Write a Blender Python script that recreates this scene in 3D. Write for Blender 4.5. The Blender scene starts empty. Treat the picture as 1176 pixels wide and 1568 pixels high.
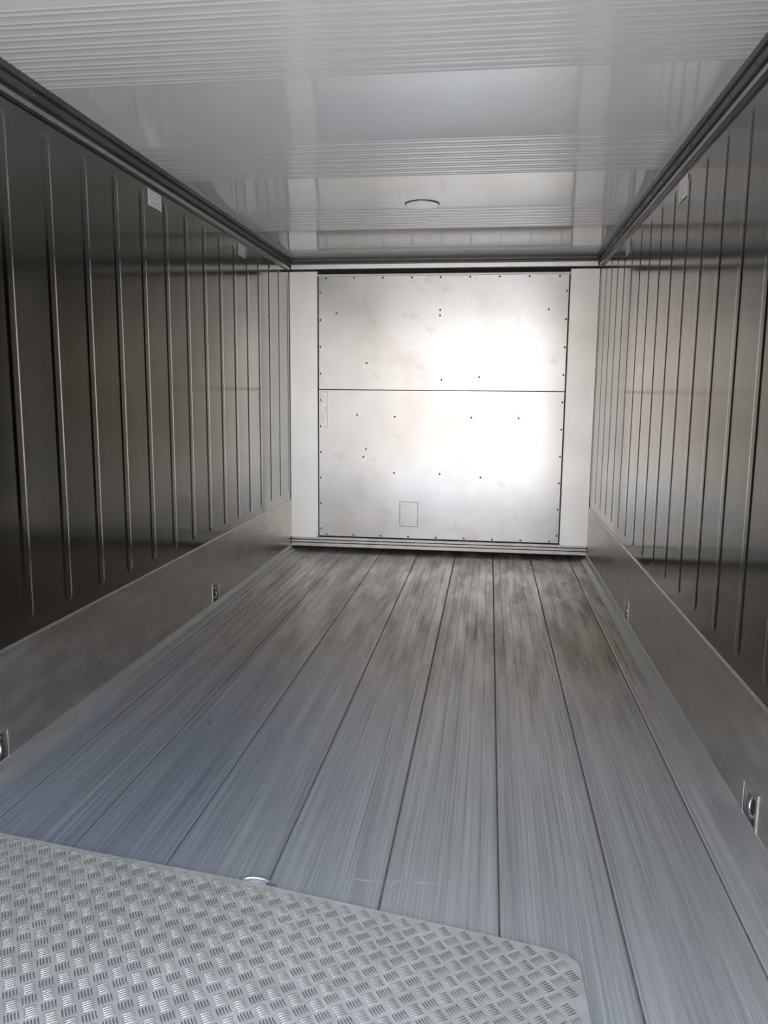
import bpy, bmesh, random
from math import *
from mathutils import Matrix, Vector
random.seed(4)
sc=bpy.context.scene
try:
    sc.view_settings.view_transform='Standard'; sc.view_settings.look='None'
except Exception: pass
W=1.145; L=5.951; H=2.2174; Y0=0.55; YE=6.12; K=0.3946; T=2.139

# ---------------- helpers ----------------
def new_mat(name):
    m=bpy.data.materials.new(name); m.use_nodes=True
    nt=m.node_tree; b=nt.nodes['Principled BSDF']
    return m,nt,b
def N(nt,t,**kw):
    n=nt.nodes.new(t)
    for k,v in kw.items(): setattr(n,k,v)
    return n
def coords(nt,scale):
    tc=N(nt,'ShaderNodeTexCoord'); mp=N(nt,'ShaderNodeMapping'); mp.inputs['Scale'].default_value=scale
    nt.links.new(tc.outputs['Object'],mp.inputs['Vector']); return mp.outputs['Vector']
def noise(nt,scale,vec_scale=(1,1,1),detail=4,rough=.55):
    n=N(nt,'ShaderNodeTexNoise'); n.inputs['Scale'].default_value=scale
    n.inputs['Detail'].default_value=detail; n.inputs['Roughness'].default_value=rough
    nt.links.new(coords(nt,vec_scale),n.inputs['Vector']); return n.outputs['Fac']
def ramp(nt,fac,stops):
    r=N(nt,'ShaderNodeValToRGB'); e=r.color_ramp.elements
    while len(e)<len(stops): e.new(.5)
    for i,(p,c) in enumerate(stops):
        e[i].position=p; e[i].color=(c,c,c,1) if isinstance(c,(int,float)) else (*c,1)
    nt.links.new(fac,r.inputs['Fac']); return r.outputs['Color']
def mix(nt,fac,a,b,mode='MIX'):
    m=N(nt,'ShaderNodeMix',data_type='RGBA',blend_type=mode)
    for i,v in ((0,fac),(6,a),(7,b)):
        if isinstance(v,(int,float)): m.inputs[i].default_value=v
        elif isinstance(v,tuple): m.inputs[i].default_value=(*v,1)
        else: nt.links.new(v,m.inputs[i])
    return m.outputs[2]
def mth(nt,op,a,b=None,clamp=False):
    m=N(nt,'ShaderNodeMath',operation=op,use_clamp=clamp)
    for i,v in enumerate((a,b)):
        if v is None: continue
        if isinstance(v,(int,float)): m.inputs[i].default_value=v
        else: nt.links.new(v,m.inputs[i])
    return m.outputs[0]
def bump(nt,b,h,strength=.2,dist=.01):
    n=N(nt,'ShaderNodeBump'); n.inputs['Strength'].default_value=strength; n.inputs['Distance'].default_value=dist
    nt.links.new(h,n.inputs['Height']); nt.links.new(n.outputs['Normal'],b.inputs['Normal'])
def maprange(nt,v,a,b_,c=0,d=1):
    n=N(nt,'ShaderNodeMapRange'); n.inputs[1].default_value=a; n.inputs[2].default_value=b_
    n.inputs[3].default_value=c; n.inputs[4].default_value=d; nt.links.new(v,n.inputs[0]); return n.outputs[0]
def metal(name,c1,c2,r1,r2,metallic=1.0,nscale=6,vs=(1,1,1),bs=0.0,aniso=0.0):
    m,nt,b=new_mat(name)
    n=noise(nt,nscale,vs)
    nt.links.new(ramp(nt,n,[(.3,c1),(.7,c2)]),b.inputs['Base Color'])
    nt.links.new(ramp(nt,n,[(.3,r1),(.7,r2)]),b.inputs['Roughness'])
    b.inputs['Metallic'].default_value=metallic
    if bs: bump(nt,b,noise(nt,nscale*3,vs),bs,.002)
    return m

steel=metal('stainless_wall',(.205,.20,.18),(.25,.245,.225),.10,.14,1,3,(1,.6,.25),.03)
kickm=metal('aluminium_kick',(.42,.39,.345),(.58,.55,.50),.26,.40,.9,5,(1,1,3),.10)
covem=metal('aluminium_cove',(.34,.34,.34),(.46,.46,.46),.35,.5,.7,9,(1,.3,1))
trimm=metal('dark_rail',(.09,.09,.085),(.16,.16,.15),.30,.45,.6,12)
trimL=metal('rail_alu',(.45,.45,.43),(.58,.58,.56),.3,.4,.9,12)
dark=metal('dark_gap',(.015,.015,.015),(.03,.03,.03),.7,.8,0,5)
seamd=metal('seam_dark',(.04,.038,.035),(.10,.095,.09),.7,.8,0,30)  # dark grey, shows through the plank seams
post=metal('white_post',(.93,.93,.92),(.96,.96,.95),.38,.44,.55,4)
alu=metal('bulkhead_rail',(.38,.38,.37),(.5,.5,.49),.3,.4,.9,10)

# sticker material : white paper with faint printed rows
m,nt,b=new_mat('sticker_paper')
w=N(nt,'ShaderNodeTexWave',wave_type='BANDS',bands_direction='Z'); w.inputs['Scale'].default_value=22
nt.links.new(coords(nt,(1,1,1)),w.inputs['Vector'])
nz=noise(nt,70,(1,1,1),1)
f=mth(nt,'MULTIPLY',ramp(nt,w.outputs['Fac'],[(.75,0),(.85,1)]),ramp(nt,nz,[(.5,0),(.56,1)]))
nt.links.new(mix(nt,f,(.97,.97,.96),(.6,.6,.6)),b.inputs['Base Color']); b.inputs['Roughness'].default_value=.30
b.inputs['Specular IOR Level'].default_value=1.0
stick=m

# ceiling
m,nt,b=new_mat('ceiling_gloss')
n=noise(nt,2.5)
nt.links.new(ramp(nt,n,[(.3,(.76,.78,.78)),(.7,(.80,.82,.82))]),b.inputs['Base Color'])
b.inputs['Metallic'].default_value=.12
nt.links.new(ramp(nt,n,[(.3,.08),(.7,.11)]),b.inputs['Roughness'])
ceilm=m

# bulkhead panel : lightly stained aluminium sheet
m,nt,b=new_mat('bulkhead_sheet')
n1=noise(nt,1.3,(1,1,1),3); n2=noise(nt,9,(1,1,1),2); n3=noise(nt,2.3,(1,1,1),4)
c=ramp(nt,n1,[(.32,(.51,.505,.495)),(.5,(.58,.58,.58)),(.7,(.62,.625,.635))])
c=mix(nt,mth(nt,'MULTIPLY',ramp(nt,n3,[(.50,0),(.70,1)]),.5),c,(.44,.41,.375))
spots=ramp(nt,n2,[(.64,0),(.72,1)])
c=mix(nt,mth(nt,'MULTIPLY',spots,.28),c,(.36,.34,.32))
nt.links.new(c,b.inputs['Base Color'])
b.inputs['Metallic'].default_value=.66
nt.links.new(ramp(nt,n1,[(.3,.18),(.7,.23)]),b.inputs['Roughness'])
bump(nt,b,noise(nt,1.4,(1,1,1),1),.20,.02)
sheet=m

# floor aluminium
m,nt,b=new_mat('aluminium_floor')
tc=N(nt,'ShaderNodeTexCoord'); sp=N(nt,'ShaderNodeSeparateXYZ'); nt.links.new(tc.outputs['Object'],sp.inputs[0])
fine=noise(nt,1,(140,1.2,1),3,.6)
mid=noise(nt,1,(16,.5,1),5,.6)
big=noise(nt,1,(1.2,.5,1),2,.5)
baseW=ramp(nt,mid,[(.3,(.40,.405,.41)),(.7,(.56,.56,.56))])
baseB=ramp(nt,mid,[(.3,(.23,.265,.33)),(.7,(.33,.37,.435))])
skyTint=mth(nt,'MULTIPLY',maprange(nt,sp.outputs['X'],.2,-.5),ramp(nt,big,[(.3,.7),(.7,1)]),True)  # blue sky reflection painted into the base colour, left foreground
skyTint=mth(nt,'MULTIPLY',skyTint,maprange(nt,sp.outputs['Y'],4.6,3.2))
base=mix(nt,skyTint,baseW,baseB)
base=mix(nt,.40,base,ramp(nt,fine,[(.3,.22),(.7,.8)]),'OVERLAY')
# brown dirt film, growing towards the far end
wob=mth(nt,'ADD',sp.outputs['Y'],mth(nt,'MULTIPLY',noise(nt,1,(4,.4,1),4,.55),1.4))
yy=maprange(nt,wob,3.1,4.4)
xx=maprange(nt,sp.outputs['X'],-1.2,-.1,.55,1)
dn=noise(nt,1,(12,1.4,1),6,.65)
dirt=mth(nt,'MULTIPLY',mth(nt,'MULTIPLY',yy,xx),ramp(nt,dn,[(.30,.70),(.60,1)]),True)
base=mix(nt,mth(nt,'MULTIPLY',dirt,.95),base,ramp(nt,dn,[(.32,(.33,.25,.18)),(.65,(.17,.118,.078))]))
dk=ramp(nt,noise(nt,1,(34,1.6,1),6,.7),[(.50,0),(.68,1)])
right=maprange(nt,sp.outputs['X'],-.6,.7,.35,1)
dkf=mth(nt,'MULTIPLY',mth(nt,'MULTIPLY',dk,yy),mth(nt,'MULTIPLY',right,.62))
base=mix(nt,dkf,base,(.045,.034,.026))
far=maprange(nt,wob,4.9,5.6)
lt=mth(nt,'MULTIPLY',ramp(nt,noise(nt,1,(9,2.4,1),2,.5),[(.50,0),(.56,1)]),ramp(nt,noise(nt,1,(60,1.5,1),2,.5),[(.35,.2),(.55,1)]))
ltf=mth(nt,'MULTIPLY',mth(nt,'MULTIPLY',lt,far),.5)
base=mix(nt,ltf,base,(.66,.60,.52))
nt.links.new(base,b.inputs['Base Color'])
nt.links.new(mth(nt,'SUBTRACT',.6,mth(nt,'MULTIPLY',dirt,.30)),b.inputs['Metallic'])
rr=mth(nt,'ADD',ramp(nt,dn,[(.3,.26),(.7,.38)]),mth(nt,'MULTIPLY',dkf,.15))
nt.links.new(rr,b.inputs['Roughness'])
nt.links.new(mth(nt,'SUBTRACT',.5,mth(nt,'MULTIPLY',dirt,.22)),b.inputs['Specular IOR Level'])
wv=N(nt,'ShaderNodeTexWave',wave_type='BANDS',bands_direction='X'); wv.inputs['Scale'].default_value=24
nt.links.new(tc.outputs['Object'],wv.inputs['Vector'])
hh=mth(nt,'ADD',mth(nt,'MULTIPLY',wv.outputs['Fac'],.4),mth(nt,'MULTIPLY',fine,.8))
bump(nt,b,hh,.35,.002)
floorm=m

plate=metal('tread_plate_alu',(.72,.72,.705),(.84,.84,.825),.30,.40,.75,14)
barm=metal('tread_bar_polished',(.74,.74,.73),(.82,.82,.81),.22,.30,.95,30)

def mesh(name,verts,faces,mat,smooth=False,parent=None):
    me=bpy.data.meshes.new(name); me.from_pydata(verts,[],faces); me.update()
    ob=bpy.data.objects.new(name,me); sc.collection.objects.link(ob)
    for mm in (mat if isinstance(mat,list) else [mat]): me.materials.append(mm)
    if smooth: me.shade_smooth()
    if parent: ob.parent=parent
    return ob
def empty(name,loc=(0,0,0)):
    e=bpy.data.objects.new(name,None); sc.collection.objects.link(e); e.location=loc; e.empty_display_size=.05; return e
def boxes(name,lst,mat,bev=0.0,parent=None):
    bm=bmesh.new()
    for (x0,x1,y0,y1,z0,z1) in lst:
        r=bmesh.ops.create_cube(bm,size=1)
        bmesh.ops.scale(bm,vec=(x1-x0,y1-y0,z1-z0),verts=r['verts'])
        bmesh.ops.translate(bm,vec=((x0+x1)/2,(y0+y1)/2,(z0+z1)/2),verts=r['verts'])
    if bev: bmesh.ops.bevel(bm,geom=bm.edges[:],offset=bev,segments=2,affect='EDGES',profile=.5)
    me=bpy.data.meshes.new(name); bm.to_mesh(me); bm.free()
    ob=bpy.data.objects.new(name,me); sc.collection.objects.link(ob); me.materials.append(mat)
    if parent: ob.parent=parent
    return ob
def ss(a,b,x):
    t=min(1,max(0,(x-a)/(b-a))); return t*t*(3-2*t)

# ---------------- walls with pressed ribs ----------------
RH=.0028
ribs=[2.39+.251*k for k in range(-7,15)]
def wall(name,side):
    ys=set([Y0,YE])
    offs=[-.034,-.031,-.028,-.025,-.022,-.019,-.016,-.013,-.010,-.005]
    for r in ribs:
        for o in offs+[0,.08,.12]+[-q for q in offs]: ys.add(round(r+o,4))
    ys=sorted(y for y in ys if Y0<=y<=YE)
    zs=[K-.02,.41,.43]+[.438+.0035*i for i in range(16)]+[.55,.9,1.3,1.7,2.0]+[2.04+.006*i for i in range(10)]+[2.12,2.16,2.26]
    V=[];F=[]
    for y in ys:
        d=min((abs(y-r),r) for r in ribs)[0]
        for z in zs:
            dd=d if z>.475 else sqrt(d*d+(.475-z)**2)
            if z>2.06: dd=sqrt(d*d+(z-2.06)**2)
            h=RH*(1-ss(.013,.029,dd))
            V.append((side*(W-h),y,z))
    n=len(zs)
    for i in range(len(ys)-1):
        for j in range(n-1):
            a=i*n+j; f=(a,a+1,a+n+1,a+n)
            F.append(f if side>0 else f[::-1])
    ob=mesh(name,V,F,steel,True)
    nv=[(side*(W+.07),Y0,-.12),(side*(W+.07),YE,-.12),(side*(W+.07),YE,H+.1),(side*(W+.07),Y0,H+.1)]
    mesh('outer_skin',nv,[(0,1,2,3)],trimL,parent=ob)
    boxes('edge_post',[(min(side*W,side*(W+.07)),max(side*W,side*(W+.07)),Y0-.06,Y0,-.12,H+.1)],trimL,.004,ob)
    return ob
wall('wall_left',-1); wall('wall_right',1)

# ---------------- kick plates (baseboards) ----------------
def extrude_profile(name,pts,y0,y1,mat,parent=None,smooth=False):
    V=[(x,y0,z) for x,z in pts]+[(x,y1,z) for x,z in pts]; n=len(pts)
    F=[(i,i+1,n+i+1,n+i) for i in range(n-1)]
    return mesh(name,V,F,mat,smooth,parent)
ringY=(2.17,4.20)
for side,nm in ((-1,'left'),(1,'right')):
    xk=side*(W-.004)
    V=[];F=[]
    pw,pz0,pz1=.055,.035,.135
    ys=[Y0]; 
    for ry in ringY: ys+= [ry-pw,ry+pw]
    ys.append(YE); zs=[.028,pz0,pz1,K-.006]
    for y in ys:
        for z in zs: V.append((xk,y,z))
    for i in range(len(ys)-1):
        for j in range(3):
            if j==1 and i in (1,3): continue
            a=i*4+j; F.append((a,a+1,a+5,a+4))
    kp=mesh('baseboard_'+nm,V,F,kickm)
    extrude_profile('top_lip',[(side*(W-.004),K-.008),(side*(W-.009),K-.006),(side*(W-.009),K-.001),(side*(W-.001),K+.004)],Y0,YE,trimL,kp)
    extrude_profile('cove',[(side*(W-.004),.040),(side*(W-.009),.038),(side*(W-.022),.014),(side*(W-.055),.006),(side*(W-.058),.0)],Y0,YE,covem,kp)
    pr=[(.0,2.128),(.014,2.130),(.016,2.150),(.010,2.153),(.010,2.160),(.022,2.163),(.024,2.186),(.017,2.189),(.017,2.194),(.030,2.197),(.031,H+.002)]
    tr=extrude_profile('trim_1' if side<0 else 'trim_2',[(side*(W-a),z) for a,z in pr],Y0,L-.0,trimm)
    extrude_profile('bright_edge',[(side*(W-.0165),2.130),(side*(W-.0175),2.146)],Y0,L,trimL,tr)
    bm=bmesh.new(); y=.8
    while y<5.9:
        r=bmesh.ops.create_icosphere(bm,subdivisions=1,radius=.0045)
        bmesh.ops.translate(bm,vec=(side*(W-.024),y,2.174),verts=r['verts']); y+=.25
    me=bpy.data.meshes.new('rail_screws'); bm.to_mesh(me); bm.free(); me.materials.append(trimm)
    o=bpy.data.objects.new('rail_screws',me); sc.collection.objects.link(o); o.parent=tr
    for ry in ringY:
        e=empty('lashing_ring',(xk,ry,.085))
        s=side
        def loc(p): return (s*p[0],p[1],p[2])
        d=.045
        V=[(0,-pw,-.05),(0,pw,-.05),(0,pw,.05),(0,-pw,.05),(d,-pw*.8,-.04),(d,pw*.8,-.04),(d,pw*.8,.04),(d,-pw*.8,.04)]
        mesh('pocket',[loc(v) for v in V],[(0,1,5,4),(1,2,6,5),(2,3,7,6),(3,0,4,7),(4,5,6,7)],trimm,parent=e)
        a,bb=.010,.003
        fr=[]
        def bx(x0,x1,y0,y1,z0,z1): 
            xs=sorted((s*x0,s*x1)); fr.append((xs[0],xs[1],y0,y1,z0,z1))
        bx(-bb,.001,-pw-a,-pw+.004,-.05-a,.05+a); bx(-bb,.001,pw-.004,pw+a,-.05-a,.05+a)
        bx(-bb,.001,-pw,pw,.046,.05+a); bx(-bb,.001,-pw,pw,-.05-a,-.046)
        boxes('flange',fr,trimL,.001,e)
        bpy.ops.mesh.primitive_torus_add(major_radius=.029,minor_radius=.006,major_segments=32,minor_segments=10)
        t=bpy.context.object; t.name='ring'; t.data.materials.append(trimL); t.parent=e
        t.rotation_euler=(0,radians(90+s*12),0); t.location=(s*.012,0,-.004); t.data.shade_smooth()
        bpy.ops.mesh.primitive_cylinder_add(radius=.006,depth=.07,vertices=16)
        t=bpy.context.object; t.name='bar'; t.data.materials.append(trimL); t.parent=e
        t.rotation_euler=(radians(90),0,0); t.location=(s*.014,0,.024)

# ---------------- floor ----------------
seams=[-.985,-.703,-.42,-.135,.155,.441,.722,1.005]
edges=[-W-.06]+seams+[W+.06]
bm_v=[];bm_f=[]
for i in range(len(edges)-1):
    a,c=edges[i]+.0024,edges[i+1]-.0024
    prof=[(a,-.02),(a,-.002),(a+.004,0)]
    g=a+.045
    while g<c-.03:
        prof+=[(g-.0016,0),(g,-.0011),(g+.0016,0)]; g+=.0478
    prof+=[(c-.004,0),(c,-.002),(c,-.02)]
    o=len(bm_v); n=len(prof)
    for y in (Y0-.05,YE):
        bm_v+=[(x,y,z) for x,z in prof]
    bm_f+=[(o+k,o+k+1,o+n+k+1,o+n+k) for k in range(n-1)]
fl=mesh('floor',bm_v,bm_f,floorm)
boxes('seam_bed',[(-W-.06,W+.06,Y0-.05,YE,-.10,-.0035)],seamd,0,fl)
sv=[];sf=[]
def scuff(x0,y0,x1,y1,w,n=9):
    o=len(sv)
    for i in range(n+1):
        t=i/n; ww=w*sin(pi*min(.97,max(.03,t)))*(.5+random.random()*.8)
        x=x0+(x1-x0)*t; y=y0+(y1-y0)*t+random.uniform(-.002,.002)
        sv.extend([(x,y-ww,.0004),(x,y+ww,.0004)])
    for i in range(n): sf.append((o+2*i,o+2*i+2,o+2*i+3,o+2*i+1))
scuff(.06,1.795,.15,1.800,.003); scuff(.165,1.79,.21,1.82,.0045,5); scuff(.22,1.805,.295,1.812,.0035); scuff(.16,1.81,.18,1.77,.003,5)
mesh('scuff_marks',sv,sf,plate,parent=fl)

# ---------------- ceiling with transverse pressed beads ----------------
beads=[]
for c0 in (1.20,2.36,3.52,4.68,5.84):
    for k in range(8): beads+=[c0+(k-3.5)*.070-.013,c0+(k-3.5)*.070+.013]
beads=[b_ for b_ in beads if Y0+.05<b_<YE-.1]
yl=set([Y0,YE])
for b_ in beads:
    for o in (-.008,-.006,-.004,-.002,0,.002,.004,.006,.008): yl.add(round(b_+o,4))
yl=sorted(yl)
V=[]
for y in yl:
    d=min(abs(y-b_) for b_ in beads)
    z=H-.0011*(1-ss(.001,.008,d))
    V+=[(-W-.07,y,z),(W+.07,y,z)]
F=[(2*i,2*i+1,2*i+3,2*i+2) for i in range(len(yl)-1)]
cl=mesh('ceiling',V,F,ceilm,True)
boxes('roof_skin',[(-W-.07,W+.07,Y0-.06,YE,H+.03,H+.10)],trimL,0,cl)
e=empty('ceiling_vent_cover',(-.002,4.325,H))
bpy.ops.mesh.primitive_cylinder_add(radius=.088,depth=.006,vertices=48)
t=bpy.context.object; t.name='disc'; t.parent=e; t.location=(0,0,-.003)
bv=t.modifiers.new('b','BEVEL'); bv.width=.003; bv.segments=2; t.data.materials.append(ceilm)
bpy.ops.mesh.primitive_torus_add(major_radius=.090,minor_radius=.0030,major_segments=48,minor_segments=8)
t=bpy.context.object; t.name='seal'; t.parent=e; t.location=(0,0,-.001); t.data.materials.append(trimm)

# ---------------- bulkhead / back wall ----------------
bk=boxes('wall_back',[(-W-.07,W+.07,L+.09,L+.13,-.1,H+.1)],dark)
bh=empty('evaporator_bulkhead',(0,L,0))
def bb(name,l,mat,bev=.0):
    ob=boxes(name,l,mat,bev); ob.parent=bh; ob.location=(0,-L,0); return ob
bb('side_posts',[(-W+.001,-.925,L-.012,L+.07,.095,2.125),(.935,W-.001,L-.012,L+.07,.095,2.125)],post,.004)
bb('post_feet',[(-W+.002,-.94,L-.018,L-.010,.098,.150),(.95,W-.002,L-.018,L-.010,.098,.150)],post,.002)
bb('sheet_lower',[(-.918,.928,L-.004,L+.03,.112,1.2475)],sheet,.0015)
bb('sheet_upper',[(-.918,.928,L-.004,L+.03,1.2515,2.088)],sheet,.0015)
bb('seam_backing',[(-.93,.94,L+.004,L+.02,.10,2.09)],dark)
bb('top_channel',[(-.925,.935,L+.0,L+.02,2.088,2.104)],alu,.001)
bb('gap_shade',[(-W+.01,W-.01,L+.03,L+.06,2.09,2.15)],dark)  # near-black slab, paints the shade inside the open air outlet
bb('header_bar',[(-W+.02,W-.02,L-.03,L+.02,2.138,2.172)],post,.003)
bb('header_back',[(-W+.02,W-.02,L+.0,L+.04,2.172,H)],trimm)
bb('header_rail',[(-W+.03,W-.03,L-.045,L-.02,2.190,2.205)],trimm,.002)
bb('bottom_rail',[(-W+.005,W-.005,L-.035,L+.04,.030,.058),(-W+.005,W-.005,L-.026,L+.04,.060,.080),(-W+.005,W-.005,L-.018,L+.04,.082,.104)],alu,.003)
def frame(x0,x1,z0,z1,t): return [(x0,x1,L-.0062,L-.003,z0,z0+t),(x0,x1,L-.0062,L-.003,z1-t,z1),(x0,x0+t,L-.0062,L-.003,z0,z1),(x1-t,x1,L-.0062,L-.003,z0,z1)]
bb('hatch_groove',frame(-.285,-.140,.205,.400,.003),trimm)
bb('hatch_plate',[(-.278,-.147,L-.0055,L-.003,.212,.393)],sheet,.001)
bb('latch_plate',[(-.905,-.852,L-.007,L-.003,.965,1.235)],sheet,.0015)
bb('latch_slots',[(-.893,-.885,L-.009,L-.006,1.0,1.06),(-.893,-.885,L-.009,L-.006,1.15,1.21),(-.872,-.864,L-.009,L-.006,1.08,1.12)],trimL,.001)
riv=[]
for k in range(10):
    z=.17+k*.2
    riv+=[(-.905,z),(.915,z)]
for k in range(9):
    x=-.86+k*.215
    riv+=[(x,.125),(x,2.075)]
riv+=[(-.33,.62),(.02,.62),(.33,.60),(.25,1.05),(.60,1.05),(-.33,1.05),(-.62,1.06)]
riv+=[(-.78,1.82),(.79,1.84),(0,1.80),(0,1.84),(-.55,1.45),(-.55,.80),(.3,1.35),(.02,1.33),(-.57,.74)]
bm=bmesh.new()
for x,z in riv:
    r=bmesh.ops.create_uvsphere(bm,u_segments=10,v_segments=6,radius=.0075)
    bmesh.ops.scale(bm,vec=(1,.5,1),verts=r['verts'])
    bmesh.ops.translate(bm,vec=(x,-.005,z),verts=r['verts'])
me=bpy.data.meshes.new('rivets'); bm.to_mesh(me); bm.free(); me.materials.append(trimm); me.shade_smooth()
o=bpy.data.objects.new('rivets',me); sc.collection.objects.link(o); o.parent=bh

# ---------------- stickers ----------------
for side,y,zc,hh_ in ((-1,3.525,2.075,.035),(-1,4.79,2.075,.035),(1,3.485,2.060,.044),(1,4.79,2.065,.044)):
    boxes('warning_sticker',[(-.0008,.0008,-.072,.072,-hh_,hh_)],stick).location=(side*(W-RH-.0006),y,zc)

# ---------------- tread plate ramp ----------------
poly=[(-1.04,1.868),(-.62,1.802),(-.17,1.738),(.20,1.668),(.40,1.632),(.54,1.604),(.585,1.590),(.607,1.568),(.612,1.54),(.615,1.41),(.62,.12),(-1.04,.12)]
rp=empty('tread_plate_ramp',(0,0,0))
z0,z1=.003,.008
n=len(poly)
V=[(x,y,z0) for x,y in poly]+[(x,y,z1) for x,y in poly]
F=[tuple(range(n,2*n))[::-1],tuple(range(n))]+[(i,(i+1)%n,n+(i+1)%n,n+i) for i in range(n)]
pl=mesh('sheet',V,F,plate,parent=rp)
bm=bmesh.new(); bm.from_mesh(pl.data); bmesh.ops.recalc_face_normals(bm,faces=bm.faces); bm.to_mesh(pl.data); bm.free()
def inside(x,y,mg=.012):
    if x<-1.03 or x>.605-.006 or y<.7: return False
    for i in range(9):
        (ax,ay),(bx_,by)=poly[i],poly[i+1]
        dx,dy=bx_-ax,by-ay; l=hypot(dx,dy)
        if ((x-ax)*dy-(y-ay)*dx)/l<mg: return False
    return True
V=[];F=[]
c=.034; ang=radians(45-10)
ca,sa=cos(ang),sin(ang)
bl,bw,bh_=.0290,.0042,.0018
for i in range(-80,80):
    for j in range(-80,80):
        u,v=(i+.5)*c,(j+.5)*c
        px_=u*ca-v*sa-.2; py_=u*sa+v*ca+1.2
        if not inside(px_,py_,.004): continue
        for k in range(5):
            o=(k-2)*.0062
            du,dv=(0,o) if (i+j)%2==0 else (o,0)
            cx_=(u+du)*ca-(v+dv)*sa-.2; cy_=(u+du)*sa+(v+dv)*ca+1.2
            if not inside(cx_,cy_,.012): continue
            d=(ca,sa) if (i+j)%2==0 else (-sa,ca)
            q=(-d[1],d[0])
            def P(a,b_,z): return (cx_+d[0]*a+q[0]*b_,cy_+d[1]*a+q[1]*b_,z)
            h=bl/2; s0=len(V); e_=z1-.0002
            V+=[P(-h,0,e_),P(-h*.55,-bw/2,e_),P(h*.55,-bw/2,e_),P(h,0,e_),P(h*.55,bw/2,e_),P(-h*.55,bw/2,e_),P(-h*.5,0,z1+bh_),P(h*.5,0,z1+bh_)]
            F+=[(s0+1,s0+2,s0+7,s0+6),(s0+4,s0+5,s0+6,s0+7),(s0,s0+1,s0+6),(s0+5,s0,s0+6),(s0+2,s0+3,s0+7),(s0+3,s0+4,s0+7)]
mesh('raised_bars',V,F,barm,True,parent=rp)
bpy.ops.mesh.primitive_torus_add(major_radius=.044,minor_radius=.007,major_segments=40,minor_segments=12)
t=bpy.context.object; t.name='finger_pull'; t.scale=(1,.5,.7); t.parent=rp; t.location=(-.16,1.738,.0032); t.rotation_euler=(0,0,radians(-9)); t.data.materials.append(trimL); t.data.shade_smooth()

# ---------------- world ----------------
wd=bpy.data.worlds.new('sky'); sc.world=wd; wd.use_nodes=True; nt=wd.node_tree
bg=nt.nodes['Background']
tc=N(nt,'ShaderNodeTexCoord'); sp=N(nt,'ShaderNodeSeparateXYZ'); nt.links.new(tc.outputs['Generated'],sp.inputs[0])
zr=maprange(nt,sp.outputs['Z'],-1,1)
sky=ramp(nt,zr,[(0,(.75,.74,.73)),(.46,(.64,.635,.625)),(.52,(.75,.755,.76)),(.62,(.92,.96,1.0)),(1,(.62,.76,1.0))])
xr=mth(nt,'MULTIPLY',maprange(nt,sp.outputs['X'],-.06,.0),maprange(nt,sp.outputs['X'],.11,.04,.40,1))  # bright horizon slot between added dim flanks, shapes the bulkhead hotspot
up=maprange(nt,sp.outputs['Z'],.30,.10)
fac=mth(nt,'MULTIPLY',mth(nt,'SUBTRACT',1.0,xr),up,True)
col=mix(nt,mth(nt,'MULTIPLY',fac,.9),sky,(.315,.275,.245))
nt.links.new(col,bg.inputs['Color']); bg.inputs['Strength'].default_value=6.7
ld=bpy.data.lights.new('doorway_portal','AREA'); ld.shape='RECTANGLE'; ld.size=2.29; ld.size_y=2.2
lo=bpy.data.objects.new('doorway_portal',ld); sc.collection.objects.link(lo); lo.location=(0,Y0-.07,1.1); lo.rotation_euler=(radians(90),0,0)
ld.cycles.is_portal=True

# ---------------- camera ----------------
f,yaw,pitch,roll,cx,cz=1196.2969,0.1319,0.1497,0.0093,0.3835,1.2188
Fv=Vector((-sin(yaw)*cos(pitch),cos(yaw)*cos(pitch),-sin(pitch)))
r=Fv.cross(Vector((0,0,1))).normalized(); u=r.cross(Fv)
r2=r*cos(roll)+u*sin(roll); u2=-r*sin(roll)+u*cos(roll)
cd=bpy.data.cameras.new('camera'); cam=bpy.data.objects.new('camera',cd); sc.collection.objects.link(cam)
M=Matrix((r2,u2,-Fv)).transposed().to_4x4(); M.translation=Vector((cx,0,cz)); cam.matrix_world=M
cd.sensor_fit='VERTICAL'; cd.sensor_height=24; cd.lens=f/1568*24; cd.clip_start=.02
sc.camera=cam
